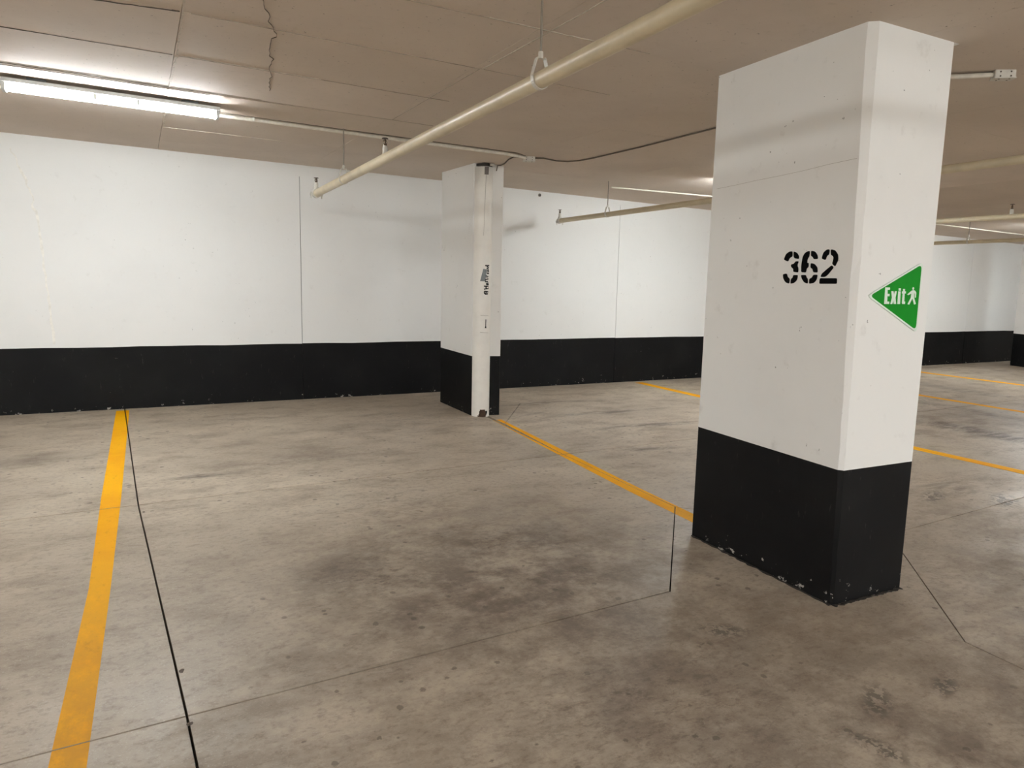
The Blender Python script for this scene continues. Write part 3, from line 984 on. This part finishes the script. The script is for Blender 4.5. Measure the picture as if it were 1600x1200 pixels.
def pipe_run(x, ya, za, yb, zb, r, heads, hangers, label, xend=None):
    t = thing('sprinkler_pipe', label, 'pipe', (x, ya, za), 'sprinkler pipes under the ceiling')
    zz = lambda y: za + (zb - za) * (y - ya) / (yb - ya)
    xe = x if xend is None else xend
    xx = lambda y: x + (xe - x) * (y - ya) / (yb - ya)
    ym = (ya + yb) / 2
    o = G().tube([(x, ya, za), (xx(ym), ym, zz(ym)), (xe, yb, zb)], r, 20).build('pipe', M['pipe'], t)
    auto_smooth(o)
    # end fitting: grooved coupling, elbow body and its bolt lugs
    g = G()
    g.tube([(x, ya - 0.012, zz(ya - 0.012)), (x, ya + 0.03, zz(ya))], r + 0.007, 16)
    g.tube([(x, ya + 0.03, za - 0.004), (x, ya + 0.055, za + 0.0)], [r + 0.001, r * 0.7], 16)
    g.tube([(x, ya + 0.012, za), (x, ya + 0.012, za + r + 0.02)], 0.022, 12)
    o = g.build('end_fitting', M['fitting'], t)
    auto_smooth(o)
    for s in (-1, 1):
        l = G().cbox((x + s * (r + 0.012), ya + 0.01, za - 0.012), (0.02, 0.022, 0.022)).tube([(x + s * (r + 0.014), ya + 0.01, za - 0.045), (x + s * (r + 0.014), ya + 0.01, za + 0.01)], 0.005, 6)
        l.build('coupling_lug', M['fitting'], t)
    sprinkler(t, x, ya + 0.012, za + r + 0.018, 0.085)
    for y in heads:
        sprinkler(t, xx(y), y, zz(y) + r - 0.004, 0.10)
    for y in hangers:
        hanger(t, xx(y), y, zz(y), r)
    return t


pipe_run(1.621, 6.602, 2.020, -2.6, 2.093, 0.0325, [4.60, 1.2, -1.2], [5.648, 2.577, -0.2], 'nearest cream sprinkler pipe, crossing the ceiling above the empty bay', 1.374)
pipe_run(4.687, 7.43, 2.021, -2.6, 2.062, 0.027, [0.4], [6.49, 0.2], 'cream sprinkler pipe passing behind the wide column, second from the left')
pipe_run(7.70, 7.43, 2.030, -2.6, 1.985, 0.026, [4.01, 1.4], [1.0], 'cream sprinkler pipe at far right, third along, with an upright brown sprinkler')
pipe_run(10.711, 7.43, 2.003, -2.6, 1.985, 0.026, [5.0 - 1.9], [6.115, 1.0], 'farthest sprinkler pipe at right edge, lowest of the pipes in view')


# ------------------------------------------------------------------ light fittings
def fixture(xc, yc, label, axis='x', length=1.22, lamp='tube'):
    """twin-tube batten on spacers under the slab"""
    t = thing('fluorescent_light', label, 'light', (xc, yc, ce(xc, yc)), 'ceiling light battens')
    L = length / 2

    def q(u, v, dz):
        x, y = (xc + u, yc + v) if axis == 'x' else (xc + v, yc + u)
        return (x, y, ce(x, y) + dz)

    def bar(u0, u1, prof):
        a = [q(u0, v, z) for v, z in prof]
        b = [q(u1, v, z) for v, z in prof]
        return G().prism(a, b)
    bar(-L, L, [(-0.056, -0.020), (-0.056, -0.042), (-0.030, -0.055), (0.030, -0.055), (0.056, -0.042), (0.056, -0.020)]).build('housing', M['housing'], t)
    for u in (-L * 0.7, L * 0.7):
        bar(u - 0.05, u + 0.05, [(-0.03, -0.020), (0.03, -0.020), (0.03, 0.004), (-0.03, 0.004)]).build('spacer', M['shadowgap'], t)
    for u in (-1, 1):
        a, b = sorted((u * (L - 0.006), u * (L - 0.024)))
        hld = bar(a, b, [(-0.052, -0.040), (-0.052, -0.082), (-0.045, -0.090), (0.045, -0.090), (0.052, -0.082), (0.052, -0.040)]).build('lamp_holder', M['housing'], t)
        for v in (-0.03, 0.03):
            c0 = u * (L - 0.005)
            bar(min(c0, c0 + u * 0.002), max(c0, c0 + u * 0.002), [(v - 0.004, -0.060), (v - 0.004, -0.080), (v + 0.004, -0.080), (v + 0.004, -0.060)]).build('slot', M['shadowgap'], hld)
    for v in (-0.030, 0.030):
        n = 8
        ring = [(v + 0.0135 * math.cos(2 * math.pi * k / n), -0.0705 + 0.0135 * math.sin(2 * math.pi * k / n)) for k in range(n)]
        o = bar(-L + 0.024, L - 0.024, ring).build('tube', M[lamp], t)
    for u in (-0.12, 0.12):
        bar(u - 0.008, u + 0.008, [(-0.048, -0.046), (-0.048, -0.078), (-0.0455, -0.078), (-0.0455, -0.046)]).build('tube_clip', M['housing'], t)
    return t


fixture(0.08, 5.45, 'lit twin-tube ceiling light at upper left above the empty bay', lamp='dimtube')
fixture(5.98, 5.45, 'lit ceiling light hidden behind the wide column, its glow showing beside it')
fixture(12.05, 5.45, 'lit ceiling light beyond the right edge over the far bays')
fixture(17.0, 5.45, 'added fill light past the farthest column, out of view')  # unseen lamp added to brighten the far right wall
fixture(-5.6, 5.45, 'lit ceiling light over the bays beyond the left edge')
fixture(-3.9, 1.6, 'added fill light over the bays left of the camera, nearer the wall')  # unseen lamp added to light the wide column's left face
fixture(-3.9, -0.6, 'added fill light over the bays left of the camera, nearer the aisle')  # second added lamp for the same column face
AISLE = ['first', 'second', 'third', 'fourth', 'fifth', 'sixth']
for y, row in ((-2.7, 'nearer'), (-5.8, 'farther')):
    for k in range(6):
        fixture(-4.5 + 3.1 * k, y, 'added ceiling light over the driving aisle, %s from the left in the %s row' % (AISLE[k], row))  # aisle lamp inferred from the bright column front; rows added for brightness


# ------------------------------------------------------------------ conduit, cables, boxes
def on_ceil(pts, off):
    return [(x, y, ce(x, y) + off) for x, y in pts]


cz = thing('conduit', 'thin pale conduit running along the ceiling from light to junction box', 'conduit', (1.9, 5.70, ce(1.9, 5.7)))
o = G().tube(on_ceil([(-1.6, 5.70), (0.5, 5.70), (1.8, 5.70), (3.0, 5.69), (3.15, 5.715), (3.24, 5.745)], -0.016), 0.0125, 10).build('tube', M['conduit'], cz)
auto_smooth(o)
for x in (0.95, 2.2, 3.02):
    G().cbox((x, 5.70, ce(x, 5.7) - 0.013), (0.016, 0.034, 0.027)).build('clip', M['fitting'], cz)
c2 = thing('conduit', 'thin pale ceiling conduit lit by the lamp behind the wide column', 'conduit', (6.0, 6.6, ce(6.0, 6.6)))
auto_smooth(G().tube(on_ceil([(4.95, 6.80), (6.2, 6.6), (8.5, 6.6), (14, 6.64)], -0.010), 0.009, 8).build('tube', M['conduit'], c2))


def outlet(xc, yc, dx, dy, rz, label):
    t = thing('junction_box', label, 'junction box', (xc, yc, ce(xc, yc)))
    z0 = ce(xc, yc)
    ca, sa = math.cos(rz), math.sin(rz)

    def R(u, v, z):
        return (xc + u * ca - v * sa, yc + u * sa + v * ca, z0 + z)
    e = 0.006
    def ringz(dx_, dy_, z):
        return [R(u, v, z) for u, v in rounded([(-dx_, -dy_), (dx_, -dy_), (dx_, dy_), (-dx_, dy_)], e, 2)]
    G().prism(ringz(dx, dy, 0.002), ringz(dx, dy, -0.036)).build('box', M['fitting'], t)
    G().prism(ringz(dx + .003, dy + .003, -0.036), ringz(dx + .003, dy + .003, -0.040)).build('cover_plate', M['fitting'], t)
    for u in (-0.5, 0.5):
        for v in (-0.5, 0.5):
            a = [R(u * dx + 0.0042 * math.cos(k), v * dy + 0.0042 * math.sin(k), -0.0398) for k in [j * math.pi / 4 for j in range(8)]]
            b = [(p[0], p[1], p[2] - 0.0012) for p in a]
            G().prism(a, b).build('screw', M['crack'], t)
            a = [R(u * dx + 0.004 * math.cos(k), -dy - 0.0002, -0.02 + v * 0.02 + 0.004 * math.sin(k)) for k in [j * math.pi / 4 for j in range(8)]]
            b = [R(u * dx + 0.004 * math.cos(k), -dy - 0.0012, -0.02 + v * 0.02 + 0.004 * math.sin(k)) for k in [j * math.pi / 4 for j in range(8)]]
            G().prism(a, b).build('knockout', M['crack'], t)
    return t


outlet(3.292, 5.765, 0.052, 0.035, -0.45, 'white junction box on the ceiling in front of the narrow column')
outlet(3.835, 2.105, 0.047, 0.026, -0.65, 'white junction box on the ceiling right of the wide column')

t = tag(G().tube(on_ceil([(3.335, 5.745), (3.40, 5.70), (3.47, 5.715), (3.56, 5.735), (3.65, 5.69), (3.705, 5.59), (3.722, 5.42), (3.712, 4.73), (3.66, 3.82), (3.66, 2.6), (3.70, 2.27), (3.79, 2.13)], -0.009), 0.006, 8).build('cable', M['cable'], smooth=True),
        'dark cable curving along the ceiling from one junction box towards the wide column', 'cable')
t = tag(G().tube(on_ceil([(3.25, 5.78), (3.17, 5.83), (3.20, 5.98), (3.28, 6.20), (3.30, 6.32), (3.28, 6.345)], -0.008) + [(3.27, 6.352, 2.33)], 0.005, 8).build('cable', M['cable'], smooth=True),
        'short dark cable from junction box down to top of the narrow column', 'cable')
t = tag(G().tube(on_ceil([(-0.2, 5.66), (1.9, 5.665), (2.9, 5.655), (3.12, 5.66), (3.24, 5.735)], -0.003), 0.0026, 8).build('cable', M['cable'], smooth=True),
        'thin dark strip drawing the shade alongside the pale ceiling conduit', 'cable')  # dark strand stands in for the shade line along the conduit
o = G().tube(on_ceil([(3.64, 2.29), (3.70, 2.235), (3.765, 2.16), (3.80, 2.125)], -0.020), 0.0115, 10).build('conduit', M['conduit'], smooth=True)
tag(o, 'short white conduit stub entering the junction box right of wide column', 'conduit')

bolt = thing('anchor_bolt', 'small dark bolt head high on the wall right of the narrow column', 'bolt', (4.601, YW, 2.343))
G().tube([(4.601, YW + 0.002, 2.343), (4.601, YW - 0.006, 2.343)], 0.020, 14).build('washer', M['steel'], bolt)
G().tube([(4.601, YW - 0.006, 2.343), (4.601, YW - 0.02, 2.343)], 0.012, 6).build('bolt_head', M['greypipe'], bolt)
